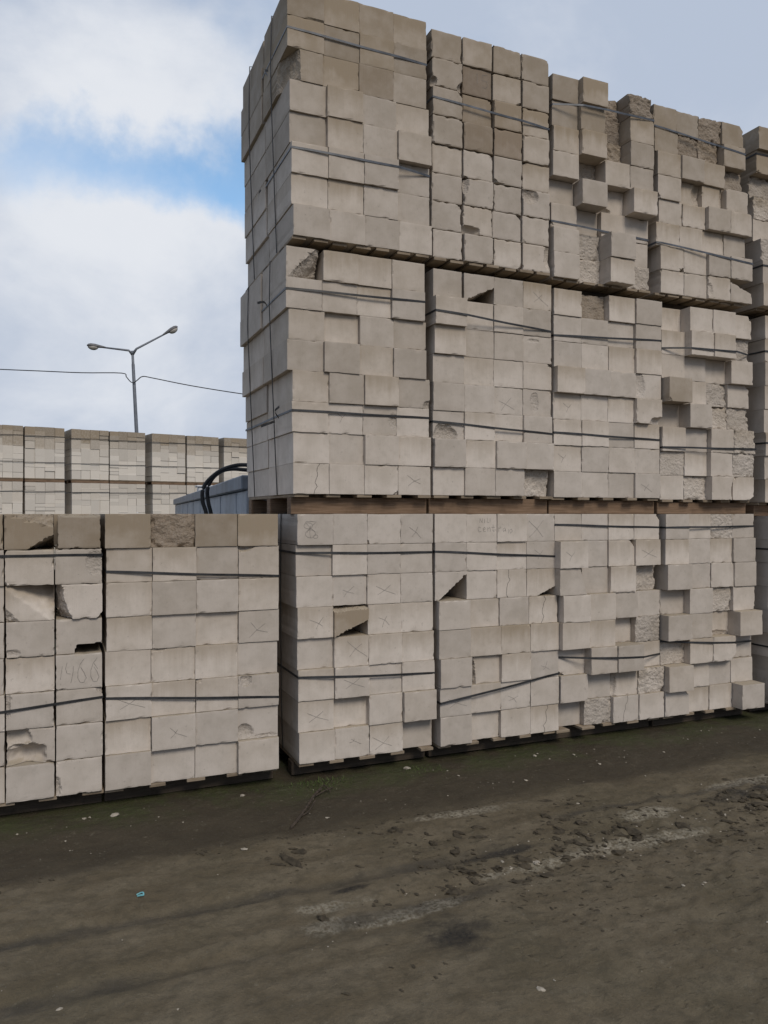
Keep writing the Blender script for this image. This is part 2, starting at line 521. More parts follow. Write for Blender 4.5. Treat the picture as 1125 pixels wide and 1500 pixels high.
def bundle(label, s0, s1, zb, z0, z1, grid, spec, weather, straps, seed, q0=0.0, jit=.62, gap=.0016, shift=0.0, wear=1.0, chips=.08,
           cords=False, rear=True, group='strapped pallets of pale blocks piled into a wall', tails=None, nboards=5, mat_strap=None, brows=None):
    """a strapped pallet of blocks. grid: how far each block stands out in cm, top row first."""
    rng = random.Random(seed)
    loc = wall(s0, q0, zb)
    root = empty('block_pallet', loc, WANG)
    tag(root, label, 'block pallet', group)
    w = s1 - s0; H = z1 - z0; rows = len(grid); rh = H / rows; cw = w / 4
    zl = z0 - zb
    tier = 0 if zb < .5 else (1 if zb < 2.5 else 2)
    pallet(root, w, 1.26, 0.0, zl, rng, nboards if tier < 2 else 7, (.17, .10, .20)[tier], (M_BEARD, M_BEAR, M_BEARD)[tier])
    prof = {}
    lefts = []
    for r in range(rows):
        zz = zl + H - (r + 1) * rh
        sh = shift * (zz - zl) / H + rng.uniform(-.004, .004) + (brows[r] if brows else 0)
        for c in range(4):
            sp = dict(spec.get((r + 1, c + 1), {}))
            p = grid[r][c] / 100 + rng.gauss(0, jit / 100)
            lw = sp.get('wf', 1.0)
            g = gap * rng.uniform(.5, 1.6)
            bw = (cw - g) * lw
            hh = (rh - rng.uniform(.0006, .0022)) * sp.get('hf', 1.0)
            if 'wear' not in sp: sp['wear'] = wear
            if 'cuts' not in sp and 'dents' not in sp and 'rough' not in sp and 'marks' not in sp and rng.random() < chips:
                sp['chips'] = sp.get('chips', 0) + 1
            wt = sp.get('weather', min(1, max(0, weather[r] + rng.uniform(-.12, .12))))
            x0 = c * cw + g / 2 + sh + rng.uniform(-.0012, .0012) + sp.get('dx', 0)
            d = .61 if p < 0 else .61
            dep = (.61 + p) if p < 0 else .60
            b = block(bw, hh, dep, rng, root, (x0, -p, zz), (wt, sp.get('brown', 0.0), 0), sp)
            b.rotation_euler.z = rng.gauss(0, .011) if abs(p) > .025 else rng.gauss(0, .0025)
            b.rotation_euler.y = rng.gauss(0, .0016)
            if sp.get('label'): b['label'] = sp['label']
            prof[(r, c)] = (x0, x0 + bw, -p)
            if rear:
                rx = rng.uniform(-.012, .012) if c in (0, 3) else rng.uniform(-.003, .003)
                me = plain_box(BLOCK_MATS, (round(cw - .004, 3), .655, round(rh - .002, 3)), .0025)
                o = link(bpy.data.objects.new('block', me), root)
                o.location = (c * cw + .002 + sh + rx, .625 + rng.uniform(-.006, .012), zz)
                o.color = (min(1, max(0, wt * .8)), 0, 0, 1)
                if c == 0: lefts.append((min(x0, c * cw + .002 + sh + rx), zz + rh * .5))
    for i, (za, zb_) in enumerate(straps):
        zt = zl + H
        ra = min(rows - 1, int(za / rh)); rb = min(rows - 1, int(zb_ / rh))
        pts = []
        for r in {ra, rb}:
            for c in range(4):
                a, b, y = prof[(r, c)]
                pts += [(a, y), (b, y)]
        xs = [p[0] for p in pts]
        pts += [(min(xs), 1.29), (max(xs), 1.29)]
        zf = lambda x, y, za=za, zb_=zb_: zt - (za + (zb_ - za) * min(1, max(0, x / w)))
        strap(root, pts, zf, .0145, mat_strap or M_STRAP, (tails[i] if tails else ()))
    if cords:
        for y in (.36, 1.0):
            ring = hull([(a_, b_) for a_, b_ in lefts] + [(lefts[0][0], zl + H), (lefts[-1][0], zl), (w, zl), (w + shift, zl + H)])
            lf = sorted([p_ for p_ in ring if p_[0] < w * .5], key=lambda p_: p_[1])
            pts = [(a_ - .005, y + .004 * math.sin(b_ * 3), b_) for a_, b_ in lf] + [(lf[-1][0] + .03, y, zl + H + .005), (w - .03 + shift, y, zl + H + .005), (w + shift + .006, y, zl + H - .03), (w + .006, y, zl)]
            bm2 = bmesh.new()
            tube(bm2, pts, .0040, 5)
            bm_obj('tie_cord', bm2, [M_STRAP], root)
    return root


A = {}
X = {'marks': ['X']}; Rg = lambda a=.035, **k: dict(rough=a, **k)
BR = 'rough brown broken block'
RB = 'block with a rough broken face'
HF = 8

# --- left, single tier
bundle('low pallet at the left photo edge with hollowed broken blocks and a pencilled number',
       -2.185, -1.165, 0, .11, 1.7075,
       [[0, 0, 0, 1], [0, 1, 1, 1], [0, 0, 1, 1], [0, 0, 0, -.5], [0, 0, 0, 0], [0, .5, .5, .5], [0, 0, 0, 1], [0, .5, 1, 0]],
       {(1, 3): dict(cuts=[(.45, 0, 1.0, .42, 8), (1.0, .62, .1, 1.0, 60)], weather=1, brown=.15, label='tan block with its lower corner broken away'), (1, 4): dict(dents=[(.5, 1.02, .6, .12, .02)], weather=1, brown=.1, wf=.94, dx=.012, wear=3),
        (1, 2): dict(weather=1, wear=3), (2, 4): dict(dents=[(.85, .6, .22, .35, .008)], weather=.3),
        (3, 3): dict(ramp=.30, cuts=[(.0, .42, .30, 0, 55, )], label='block with a smooth hollow in its face'),
        (3, 4): dict(cuts=[(.12, 1.0, .2, .45, 15), (.17, .6, .36, 0, 20), (.86, 0, 1, .2, 0)], label='block with its left side broken off'),
        (4, 3): dict(dents=[(.1, .12, .18, .1, .012)]), (4, 4): dict(dents=[(.74, .10, .30, .15, .35, 'rect')], label='block with a dark slot in its lower edge'),
        (5, 4): dict(marks=['num'], label='block with a pencilled number'), (6, 3): dict(dents=[(.04, .7, .06, .4, .012)]),
        (7, 3): dict(dents=[(.38, .24, .46, .34, .085), (.18, .8, .34, .34, .05)], label='block with a scoop broken out of its face'), (8, 4): dict(dents=[(.0, .25, .1, .3, .02)])},
       [.85, .35, .1, .05, .05, .05, .05, .05], [(.228, .237), (1.12, 1.058)], 11, wear=1.6, gap=.007)
bundle('low pallet left of the tall wall, one rough brown block in its top row',
       -1.15, -.125, 0, .11, 1.7075,
       [[0, -1, 0, 1], [0, 0, .5, 0], [.5, 1, 2, 1.5], [0, 0, 0, 0], [0, 0, 0, -.5], [.5, .5, 1, 1], [0, 1.5, 1, 1], [1.5, 0, -.8, 2]],
       {(1, 2): Rg(.04, weather=1, brown=.75, label=BR), (2, 4): dict(dents=[(.1, 1.0, .3, .16, .03)]), (4, 4): X,
        (6, 4): dict(dents=[(.18, .86, .14, .2, .02)]), (7, 2): X, (6, 1): dict(marks=['L']), 
        (7, 4): dict(dents=[(.18, .25, .2, .24, .02), (.7, .05, .3, .08, .006)]), (5, 2): dict(dents=[(.15, .97, .2, .06, .008)])},
       [1.0, .35, .2, .15, .1, .05, .05, .05], [(.335, .392), (1.066, 1.150)], 12)
# --- right, ground tier
bundle('bottom pallet at the tall wall corner, with pencilled crosses and a loose tan wedge',
       0.0, .966, 0, .11, 1.7075,
       [[0, 0, 1, 1], [0, 0, 1, -.5], [.5, -1, .5, .5], [1, 4.5, 0, 0], [-2.5, 1, 1, 0], [0, 2, 0, 0], [0, -2.5, 1, 2.5], [0, 0, .5, -3]],
       {(1, 1): dict(marks=['eight'], label='block with a pencilled eight'), (1, 4): X, (3, 2): X, (3, 3): dict(marks=['L']), (4, 1): X, (4, 3): X,
        (4, 2): dict(cuts=[(.02, 0, 1, .55, 6), (.4, .87, .0, .84, 15)], weather=.9, brown=.1, hf=.97, label='loose tan block with its lower corner missing'),
        (5, 2): dict(marks=['X']), (6, 2): dict(marks=['L']), (7, 1): dict(marks=['L']), (8, 2): dict(marks=['X']), (8, 3): X, (8, 1): dict(marks=[]), (7, 4): dict(weather=.25), (8, 4): dict(chips=1, weather=.2)},
       [.05, .05, .05, .1, .1, .08, .05, .05], [(.2515, .264), (1.043, 1.09)], 13, brows=[-.006, -.006, -.003, 0, .003, .006, .008, .01], cords=True)
bundle('bottom pallet with a steeply slanting lower strap and a dark triangular break',
       0.995, 1.985, 0, .11, 1.7075,
       [[0, 1, 1, .5], [.5, .5, -.5, 0], [0, 0, 0, 0], [4, .5, 0, 0], [3, 2.5, 2.5, 2], [3, 0, 1.5, .5], [2.5, 2, .5, .5], [3, -2, 0, 0]],
       {(1, 2): dict(marks=['word_a'], label='block with faint pencil words'), (1, 3): dict(marks=['word_b']), (1, 4): X, (2, 4): dict(marks=['V']),
        (3, 1): dict(cuts=[(.1, 0, 1, .9, 4)], label='block broken along a diagonal'), (3, 3): dict(marks=['crack'], dents=[]), (3, 4): dict(cuts=[(.35, 0, 1, .34, 4)]),
        (4, 4): dict(marks=['crack']), (5, 2): dict(weather=.35), (5, 3): dict(weather=.4), (6, 2): dict(cuts=[(.12, 1, .2, 0, 20)], marks=[]), (6, 4): X, (7, 3): X, (7, 1): dict(marks=['L']), (8, 4): dict(marks=['crack'])},
       [.05, .05, .05, .12, .12, .1, .05, .05], [(.26, .316), (1.30, 1.176)], 14, brows=[-.022, -.02, -.016, 0, .003, .008, .012, .015])
bundle('bottom pallet third along the tall wall, one dark empty gap at its foot',
       1.985, 2.965, 0, .11, 1.7065,
       [[0, .5, .5, .5], [7, .5, .5, 2.5], [6, 0, 1, -5], [5, 3.5, 1, -2], [5.5, 5, -6, -2], [-2.5, 7.5, 7.5, -2], [2.5, -3, -1, 1.5], [-8, -2, 1.5, 2]],
       {(1, 4): dict(dents=[(1, 1, .12, .2, .03)]), (2, 1): dict(marks=['V']), (2, 4): dict(marks=['L']), (3, 1): dict(cuts=[(1, 0, .72, 1, 5)], label='block with its right side broken off'),
        (3, 4): Rg(.03, label=RB), (5, 4): Rg(.02), (7, 4): Rg(.03, label=RB), (8, 2): Rg(.035, label=RB), (8, 3): dict(marks=['crack']),
        (7, 3): dict(dents=[(0, .4, .14, .5, .03)]), (6, 2): dict(weather=.3), (6, 3): dict(weather=.3)},
       [.1, .08, .08, .12, .15, .12, .05, .05], [(.08, .108), (1.06, 1.107)], 15, brows=[-.02, -.02, -.015, .01, .01, .015, .02, .02])
bundle('bottom pallet fourth along the tall wall, blocks jutting boldly in chequered steps',
       2.99, 3.97, 0, .11, 1.7065,
       [[3, 0, 0, 0], [4, .5, .5, 1], [4.5, 1, 1, 1], [-3, 3.5, -2, 1.5], [5, 3.5, -4, 9], [-2.5, 4, 4, -3], [8, -1.5, -1.5, -1.5], [3, -2, -1.5, 10]],
       {(1, 3): Rg(.02), (4, 3): Rg(.03, label=RB), (5, 3): dict(dents=[(.5, 0, .6, .2, .02)]), (6, 1): Rg(.02), (5, 4): dict(weather=.3), (7, 1): dict(weather=.3),
        (6, 3): dict(dents=[(1, 0, .2, .2, .03)])},
       [.15, .1, .1, .12, .2, .15, .1, .1], [(.108, .104), (1.01, 1.07)], 16)
bundle('bottom pallet at the right photo edge, only a sliver of it in view',
       4.09, 5.08, 0, .11, 1.69, [[6, 6, 5, 6]] * 8, {}, [.15] * 8, [(.28, .28), (1.1, 1.1)], 17, q0=-.02)
# --- middle tier
zm = lambda h: EYE + h
bundle('middle pallet at the corner of the tall wall, its top left block broken across',
       -.025, .945, EYE - .0045, zm(.125), zm(1.70),
       [[0, .5, 0, 1.5], [0, 0, 0, 2], [0, -2, 0, 0], [0, 2, 2, 2], [0, 2, 2, 2], [1, 1, .5, .5], [1, -2, 2, 2], [1, 1, 1.5, 1.5]],
       {(1, 1): dict(cuts=[(.02, -.02, .85, .98, 48)], wf=.93, label='corner block with a rough diagonal break'), (8, 1): dict(marks=['crack']), (8, 4): dict(marks=['X']),
        (6, 2): dict(marks=['V']), (6, 3): dict(dents=[(.92, .5, .16, .26, .008)]), (5, 4): dict(dents=[(.96, .06, .16, .2, .02)]), (8, 3): dict(chips=1), (4, 3): dict(weather=.35), (4, 2): dict(weather=.4)},
       [.35, .3, .35, .4, .3, .12, .06, .06], [(.273, .265), (1.045, 1.05)], 21, shift=-.055, cords=True,
       tails=[[[(-.08, .35, 1.40), (-.12, .28, 1.405), (-.16, .30, 1.40)]], [[(-.04, .30, .62), (-.09, .24, .60), (-.14, .28, .58)], [(-.04, .2, .63), (-.075, .17, .67), (-.05, .15, .70)]]],
       brows=[.0, -.012, .004, -.01, .012, .004, .008, -.004])
bundle('middle pallet with a dark triangular break in its top row',
       .96, 1.935, EYE - .0045, zm(.125), zm(1.68),
       [[0, 0, .8, .8], [7, 0, 1.5, 0], [3, 0, 0, 0], [1, 0, 0, 0], [1, 1.2, 0, 0], [1, 1, 0, 1], [3, 3, 3.5, 3.5], [1, 2.5, 2.5, -4]],
       {(1, 1): dict(wf=.92), (1, 2): dict(cuts=[(.02, 0, 1, .6, 4)], label='block with its lower corner broken away'), (1, 4): X, (5, 3): X, (5, 4): dict(dents=[(.4, .5, .14, .4, .01)], weather=.2),
        (6, 1): dict(dents=[(.38, .1, .42, .42, .03)]), (8, 4): Rg(.03, label=RB), (3, 4): dict(dents=[(.35, .82, .2, .07, .006)]), (4, 4): dict(chips=1)},
       [.4, .3, .3, .2, .12, .1, .06, .06], [(.30, .348), (1.05, 1.10)], 22)
bundle('middle pallet third along the tall wall, one rough brown block in its top row',
       1.955, 2.955, EYE - .0045, zm(.12), zm(1.66),
       [[0, -4, 0, 1], [0, 0, -1, 1], [0, -1, 0, 1.5], [4, 3.5, 3, 2], [0, 0, 0, 3], [.5, .5, .5, .5], [0, 0, 0, 0], [0, 0, 0, .5]],
       {(1, 2): Rg(.035, weather=.9, brown=.55, label=BR), (4, 4): dict(dents=[(.1, .5, .25, .55, .02)]), (5, 4): dict(dents=[(.9, .02, .35, .3, .05)]), (5, 1): dict(marks=['V']),
        (7, 1): dict(marks=['V']), (8, 4): X},
       [.25, .2, .2, .1, .08, .05, .05, .05], [(.348, .307), (1.064, 1.085)], 23)
bundle('middle pallet of rough broken blocks with one tan block jutting far out',
       2.97, 3.92, EYE - .0045, zm(.11), zm(1.64),
       [[-6, 5.5, 5.5, 0], [-1, 6.5, 6.5, -2], [0, -2.5, -3, 2.5], [8, -2, -3, -2], [-7, 5.5, -2.5, -2], [0, -1, 5, 4.5], [-1.5, 0, 4, 3], [-2, -2, 4, 2]],
       {(1, 4): dict(chips=1), (2, 4): Rg(.03, brown=.1), (4, 1): dict(weather=.8, label='tan block jutting out'), (4, 3): Rg(.05, weather=.2, label=RB), (4, 4): dict(weather=.2, chips=1), (5, 3): Rg(.04, weather=.25),
        (5, 4): Rg(.04, weather=.3), (6, 4): Rg(.04, weather=.35, label=RB), (7, 1): Rg(.012), (7, 4): Rg(.03, chips=1), (8, 2): Rg(.025), (8, 4): dict(chips=2), (8, 3): dict(dents=[(1.0, .3, .12, .6, .03)]), (3, 2): dict(weather=.1)},
       [.2, .2, .2, .2, .15, .12, .08, .05], [(.34, .32), (1.12, 1.11)], 24, q0=.01)
bundle('middle pallet at the right photo edge, showing mostly its shaded left side',
       4.05, 5.04, EYE - .0215, zm(.09), zm(1.66), [[6, 6, 6, 5]] * 8, {(2, 1): dict(chips=1)}, [.3] * 8, [(.30, .30), (1.07, 1.07)], 25, q0=-.02)
# --- top tier
bundle('highest pallet, at the corner of the tall wall, one corner block missing its outer end',
       -.05, .935, EYE + 1.704, zm(1.765), zm(3.36),
       [[0, 0, 0, 0], [0, 0, 0, 0], [0, 0, 1, 0], [0, 2, 1, 0], [0, 2, 1, 3], [1, 2, 3, -1], [1, 1, 1, 0], [1, 1, 2, 2]],
       {(3, 1): dict(cuts=[(.36, 1, .40, 0, 22)], label='corner block with its outer end broken off'), (1, 1): dict(dents=[(.85, .0, .35, .06, .01)]), (5, 4): dict(wear=1), (3, 3): dict(weather=1, brown=.2), (3, 2): dict(weather=.95), (3, 4): dict(weather=.7),
        (8, 1): dict(marks=[])},
       [.98, .95, .9, .45, .42, .38, .3, .25], [(.28, .30), (1.04, 1.05)], 31, shift=-.02, cords=True, mat_strap=M_STRAPG,
       tails=[[[(-.03, .42, 1.32), (-.06, .40, 1.30), (-.05, .36, 1.25)]], [[(-.03, .62, .58), (-.055, .58, .54), (-.05, .60, .49)]]],
       brows=[.0, -.006, -.012, .008, .01, .008, .01, .012])
bundle('top pallet of worn rounded blocks, a few of them dark brown squares',
       .955, 1.925, EYE + 1.684, zm(1.76), zm(3.33),
       [[0, 0, 0, 0], [0, -.5, 0, 0], [0, -.5, 0, 0], [0, 0, -.5, 0], [0, 0, 0, -1], [0, .5, 0, 1], [0, 0, 0, .5], [0, .5, .5, .5]],
       {(2, 2): dict(marks=['fifteen'], weather=1, brown=.75, label='dark brown block with a scratched number'), (3, 2): dict(weather=1, brown=.3), (4, 2): dict(weather=1, brown=.4), (3, 3): dict(weather=1, brown=.25), (4, 3): dict(weather=1, brown=.6, label='dark brown block'),
        (5, 2): dict(chips=2), (5, 3): dict(chips=2), (5, 4): dict(chips=2), (6, 2): dict(dents=[(.0, .8, .16, .4, .04)]), (6, 4): dict(cuts=[(.1, .7, .5, 1.0, 40)][:0], dents=[(.25, .75, .3, .3, .04)], label='block with a broken corner'), (6, 3): dict(chips=1), (7, 2): dict(dents=[(.25, 0, .38, .3, .05)]),
        (7, 3): dict(chips=1), (7, 4): dict(chips=1), (8, 2): dict(chips=2), (8, 3): dict(chips=2), (8, 4): dict(dents=[(.92, .6, .16, .5, .03)]), (2, 1): dict(dents=[(0, .15, .16, .2, .04), (.97, .1, .16, .2, .03)])},
       [.9, .8, .75, .5, .35, .3, .25, .22], [(.473, .51)], 32, gap=.010, wear=2.6, chips=.45, mat_strap=M_STRAPG)
bundle('top pallet third along the tall wall, stepped blocks and a deep hollow column',
       1.945, 2.87, EYE + 1.664, zm(1.74), zm(3.235),
       [[0, 6, -10, 2], [0, 4, -9, 3], [1, 4, -5, 3], [1, -9, 3, 3], [-6, 6, -6, 7], [-2, -5, -3, -3], [1, -5, 8, -4], [1, -4, 8, -4]],
       {(1, 3): Rg(.05, weather=.9, brown=.6), (1, 4): Rg(.05, weather=1, brown=.55, label=BR), (2, 3): Rg(.05, weather=.9, brown=.6), (3, 3): Rg(.04, weather=.8, brown=.3), (4, 2): Rg(.03, weather=.4), (7, 2): Rg(.025, label=RB),
        (8, 2): Rg(.02), (8, 4): Rg(.03, label=RB), (8, 1): dict(chips=1), (5, 3): dict(dents=[(0, 0, .5, .3, .04)])},
       [.9, .85, .6, .4, .3, .3, .25, .2], [(.23, .18), (1.075, 1.09)], 33, wear=1.5, mat_strap=M_STRAPG)
bundle('top pallet with brown crumbling upper blocks and a jutting wedge at its foot',
       2.90, 3.85, EYE + 1.644, zm(1.735), zm(3.215),
       [[0, 0, -2, 0], [1, -2, -3, 2], [2, 3, 2, -4], [1, -2, -1, 2], [1, 2, 5, 5], [2, 1, 1, -1], [2, 2, 4, 4], [2, 2, 4, 4]],
       {(1, 3): Rg(.04, weather=1, brown=.6, label=BR), (2, 2): Rg(.035, weather=1, brown=.6, label=BR), (2, 3): Rg(.04, weather=1, brown=.5), (3, 4): Rg(.04, weather=.8, brown=.4, label=BR), (4, 2): dict(dents=[(.9, .5, .3, .6, .03)]), (4, 3): dict(dents=[(1, .5, .2, .7, .03)]),
        (8, 4): dict(cuts=[(1, .42, 0, .85, 0)], label='block with a sloping broken top'), (1, 4): dict(chips=1), (8, 3): dict(dents=[(.05, .4, .12, .3, .012)])},
       [.9, .85, .7, .5, .4, .35, .3, .25], [(.175, .24), (1.09, 1.15)], 34, wear=1.5, mat_strap=M_STRAPG, brows=[0, .005, .02, .02, .045, .01, .045, .05])
bundle('top pallet at the right photo edge, crumbled in its upper rows',
       4.01, 5.0, EYE + 1.644, zm(1.735), zm(3.25),
       [[3, 2, 1, 2], [2, -3, 0, 0], [-5, -7, 0, 0], [-1, -5, 0, 0], [-2, -2, 0, 0], [7, 7, 7, 7], [8, 8, 7, 7], [8, 8, 8, 8]],
       {(1, 1): dict(weather=1, brown=.1), (2, 1): dict(weather=1, chips=1), (3, 1): Rg(.04, weather=.6), (4, 1): Rg(.04, weather=.4, label=RB), (3, 2): Rg(.05), (4, 2): Rg(.05), (6, 1): Rg(.03, chips=1)},
       [.9, .9, .6, .4, .35, .35, .3, .3], [(.22, .22), (1.18, 1.18)], 35, q0=-.02)

# ------------------------------------------------------------------ far row of stacks
def far_bundle(x, y, ang, zb, h, seed, label, weather, hidden):
    rng = random.Random(seed)
    root = empty('block_pallet', (x, y, zb), ang)
    tag(root, label, 'block pallet', 'stacks of thin blocks in the row far behind')
    p = bpy.data.objects.new('pallet', None); link(p, root)
    for yy in (.05, .55, 1.1):
        bm = bmesh.new(); bm_box(bm, 0, 1.0, -.04, .05, 0, .075, 0); o = bm_obj('bearer', bm, [M_BEAR], p); o.location = (0, yy, 0)
    bm = bmesh.new(); bm_box(bm, 0, 1.0, 0, 1.2, .077, .098, 0); bm_obj('deck_board', bm, [M_DECK], p)
    z00 = .1
    cols = 4; cw = 1.0 / cols
    hs = []
    while sum(hs) < h - .12: hs.append(rng.choice((.1, .15, .2, .2)))
    hs[-1] += h - sum(hs)
    for c in range(cols):
        z = z00; cells = []
        k = 0
        while k < len(hs):
            if k + 1 < len(hs) and rng.random() < .30: cells.append(hs[k] + hs[k + 1]); k += 2
            elif hs[k] > .18 and rng.random() < .2: cells += [hs[k] / 2, hs[k] / 2]; k += 1
            else: cells.append(hs[k]); k += 1
        for hh in cells:
            pr = rng.choice((0, 0, 0, .004, .01, .015, -.01)) + rng.gauss(0, .003)
            me = plain_box(BLOCK_MATS, (1.0, 1.0, 1.0), 0)
            o = link(bpy.data.objects.new('block', me), root)
            g = rng.choice((.0008, .0015, .003, .010))
            o.scale = (cw - g, 1.2, hh - rng.choice((.0008, .0015, .002, .004, .009))); o.location = (c * cw + g / 2, -pr, z)
            wt = max(0, min(1, weather * max(0, (z + hh - z00) / h - .55) * 2.6 + rng.uniform(-.05, .05)))
            o.color = (wt, 0, .72, 1)
            z += hh
    for zz in (h - .27, .42):
        strap(root, [(-.012, -.02), (1.012, -.02), (1.012, 1.2), (-.012, 1.2)], lambda x_, y_: z00 + zz + .02 * x_, .016, M_STRAP)
    return root


fa = math.atan2(3.3, 4.87)
f0 = Vector((-10.10, 20.3, 0)); fd = Vector((math.cos(fa), math.sin(fa), 0))
tpos = [-.45, .60, 1.79, 2.82, 4.02, 5.05, 6.22]
ftop = ['far upper stack cut by the left photo edge', 'far upper stack with level clean courses, second from the left photo edge', 'far upper stack with tan stained top courses, left of the lamp post',
        'far upper stack directly under the lamp post', 'far upper stack just right of the lamp post, over a wide dark gap', 'far upper stack behind the long container and left of the hoses', 'far upper stack partly hidden by the corner of the tall wall']
fmid = ['far second tier stack at the left photo edge over the broken tan block', 'far second tier stack in stepped joints, second from the left photo edge', 'far second tier stack with a dark notch, under the tan stained stack',
        'far second tier stack under the one the lamp post rises from', 'far second tier stack just left of the container end', 'far second tier stack behind the white cap of the container', 'far second tier stack hidden behind the container and hoses']
for i, t in enumerate(tpos):
    p = f0 + fd * t
    n2 = Vector((-math.sin(fa), math.cos(fa), 0))
    for k in range(3):
        lab = ftop[i] if k == 2 else (fmid[i] if k == 1 else 'ground tier stack of the far row, hidden behind the near low pallets')
        jx = RNG.uniform(-.015, .015)
        far_bundle(p.x + jx, p.y, fa, (0, 1.085, 2.56)[k], (.98, 1.372, 1.39)[k], 100 + i * 3 + k, lab, (.9 if k == 2 else .25), k == 0)

# ------------------------------------------------------------------ long container with hoses
M_BLUE = plain('blue_grey_painted_steel', (.34, .37, .415), .55, .0, .16, 3.0)
M_BLUED = plain('darker_blue_steel_rim', (.20, .225, .265), .5, .0, .22, 3.0)
M_WHITE = plain('white_plastic', (.62, .63, .64), .5, 0, .1, 8)
M_HOSE = plain('black_rubber', (.02, .021, .024), .45, 0, .3, 10)
a = Vector((-1.27, 7.1, 0)); b = Vector((-5.28, 19.5, 0))
L = (b - a).length; ang = math.atan2((b - a).y, (b - a).x)
cont = empty('metal_container', a, ang)
tag(cont, 'long blue grey metal container with a darker upper rim, lying behind the low pallets', 'container')
bm = bmesh.new(); bm_box(bm, 0, L, -2.2, 0, .12, 1.71 + .213, .01)
for k in range(int(L / 1.5)):
    bm_box(bm, .7 + k * 1.5, .72 + k * 1.5, .0005, .007, .14, 1.71 + .20, .002)
bm_obj('body', bm, [M_BLUE], cont)
bm = bmesh.new(); bm_box(bm, -.01, L + .02, -2.22, .045, 1.71 + .216, 1.71 + .352, .012)
bm_obj('rim', bm, [M_BLUED], cont)
bm = bmesh.new()
for k in range(5): bm_box(bm, .4 + k * 2.9, .7 + k * 2.9, -2.1, -.1, 0, .118, .004)
bm_obj('skid', bm, [M_BLUED], cont)
bm = bmesh.new()
bm_box(bm, 6.9, 7.25, -.35, -.1, 1.71 + .353, 1.71 + .47, .02); bm_box(bm, 6.87, 7.28, -.38, -.07, 1.71 + .471, 1.71 + .50, .01)
bm_obj('vent_cap', bm, [M_WHITE], cont)
hp1 = [(303, 900), (304, 780), (302, 752), (297, 735), (297, 718), (305, 704), (322, 690), (340, 683), (356, 681), (374, 683)]
hp2 = [(316, 900), (313, 780), (309, 752), (305, 735), (304, 716), (312, 700), (325, 690), (340, 687), (356, 688), (374, 690)]
for hp, lab in ((hp1, 'outer black hose arching higher over the container edge'), (hp2, 'inner black hose arching lower over the container edge')):
    dz = 8.4 if hp is hp1 else 8.55
    pts = [at(x_, y_, dz) for x_, y_ in hp]
    pts[0].z = .03
    pts += [pts[-1] + Vector((.16, .05, -.05)), pts[-1] + Vector((.34, .1, -.10 if hp is hp1 else -.05))]
    bm = bmesh.new(); tube(bm, spline(pts, 7), .022, 10)
    o = bm_obj('hose', bm, [M_HOSE], None, True)
    tag(o, lab, 'hose', 'hoses over the container')

# ------------------------------------------------------------------ lamp post and cable
M_GALV = plain('galvanised_steel', (.17, .185, .215), .5, .3, .15, 4)
M_HEAD = plain('grey_lamp_housing', (.15, .15, .16), .5, 0, .15, 6)
M_GLASS = plain('dusty_lamp_cover', (.42, .40, .37), .35, 0, .12, 6)
ld = 40.0
top = at(194, 514, ld); lower = at(200, 632, ld)
dirp = (top - lower).normalized()
base = top - dirp * (top.z / dirp.z)
lamp = empty('street_lamp', base)
tag(lamp, 'tall grey double armed street lamp rising behind the far stacks', 'street lamp')
lp = lambda v: v - base
bm = bmesh.new(); tube(bm, [Vector((0, 0, 0)), lp(base + (top - base) * .5), lp(base + (top - base) * .93), lp(base + (top - base) * .935), lp(top)], [.13, .10, .082, .07, .065], 12)
bm_obj('pole', bm, [M_GALV], lamp, True)
for tip, dd, hx in ((at(244, 488, ld + .5), .5, 1), (at(148, 508.5, ld - .5), -.5, -1)):
    bm = bmesh.new()
    tube(bm, [lp(top + Vector((0, 0, -.18))), lp(top + (tip - top) * .12), lp(tip)], [.085, .055, .04], 10)
    bm_obj('arm', bm, [M_GALV], lamp, True)
    ax = (tip - top).normalized()
    if hx > 0: ax = (ax + Vector((0, 0, .05))).normalized()
    side = ax.cross(Vector((0, 0, 1))).normalized(); up = side.cross(ax)
    prof = [(-.22, .05, .05), (-.1, .085, .075), (.12, .12, .11), (.3, .165, .14), (.5, .17, .14), (.62, .12, .10), (.68, .04, .04)]
    bm = bmesh.new(); rings = []
    for tt, rw, rz in prof:
        rings.append([bm.verts.new(lp(tip) + ax * tt + side * rw * math.cos(k * math.pi / 8) + up * (rz * (math.sin(k * math.pi / 8) if math.sin(k * math.pi / 8) > 0 else .45 * math.sin(k * math.pi / 8)))) for k in range(16)])
    for i in range(len(rings) - 1):
        for k in range(16): bm.faces.new((rings[i][k], rings[i][(k + 1) % 16], rings[i + 1][(k + 1) % 16], rings[i + 1][k]))
    bm.faces.new(rings[0][::-1]); bm.faces.new(rings[-1])
    bmesh.ops.recalc_face_normals(bm, faces=bm.faces[:])
    head = bm_obj('lamp_head', bm, [M_HEAD], lamp, True)
    bm = bmesh.new(); bmesh.ops.create_uvsphere(bm, u_segments=16, v_segments=10, radius=1)
    for v in bm.verts: v.co = lp(tip) + ax * (.38 + .26 * v.co.x) + side * .155 * v.co.y + up * (-.03 + .17 * v.co.z if v.co.z < 0 else -.03 + .02 * v.co.z)
    bm_obj('glass_cover', bm, [M_GLASS], head, True)
cp = [(-160, 534), (0, 541), (60, 543.5), (120, 546), (178, 546.5), (185, 552), (191, 559), (196, 560.5), (201, 557), (209, 551.5), (225, 554), (280, 565), (355, 577), (440, 588), (560, 600)]
bm = bmesh.new(); tube(bm, spline([at(x_, y_, ld - .15) for x_, y_ in cp], 4), .026, 6)
tag(bm_obj('overhead_cable', bm, [M_HOSE], None, True), 'thin dark overhead cable crossing the sky and tied to the lamp post', 'cable')

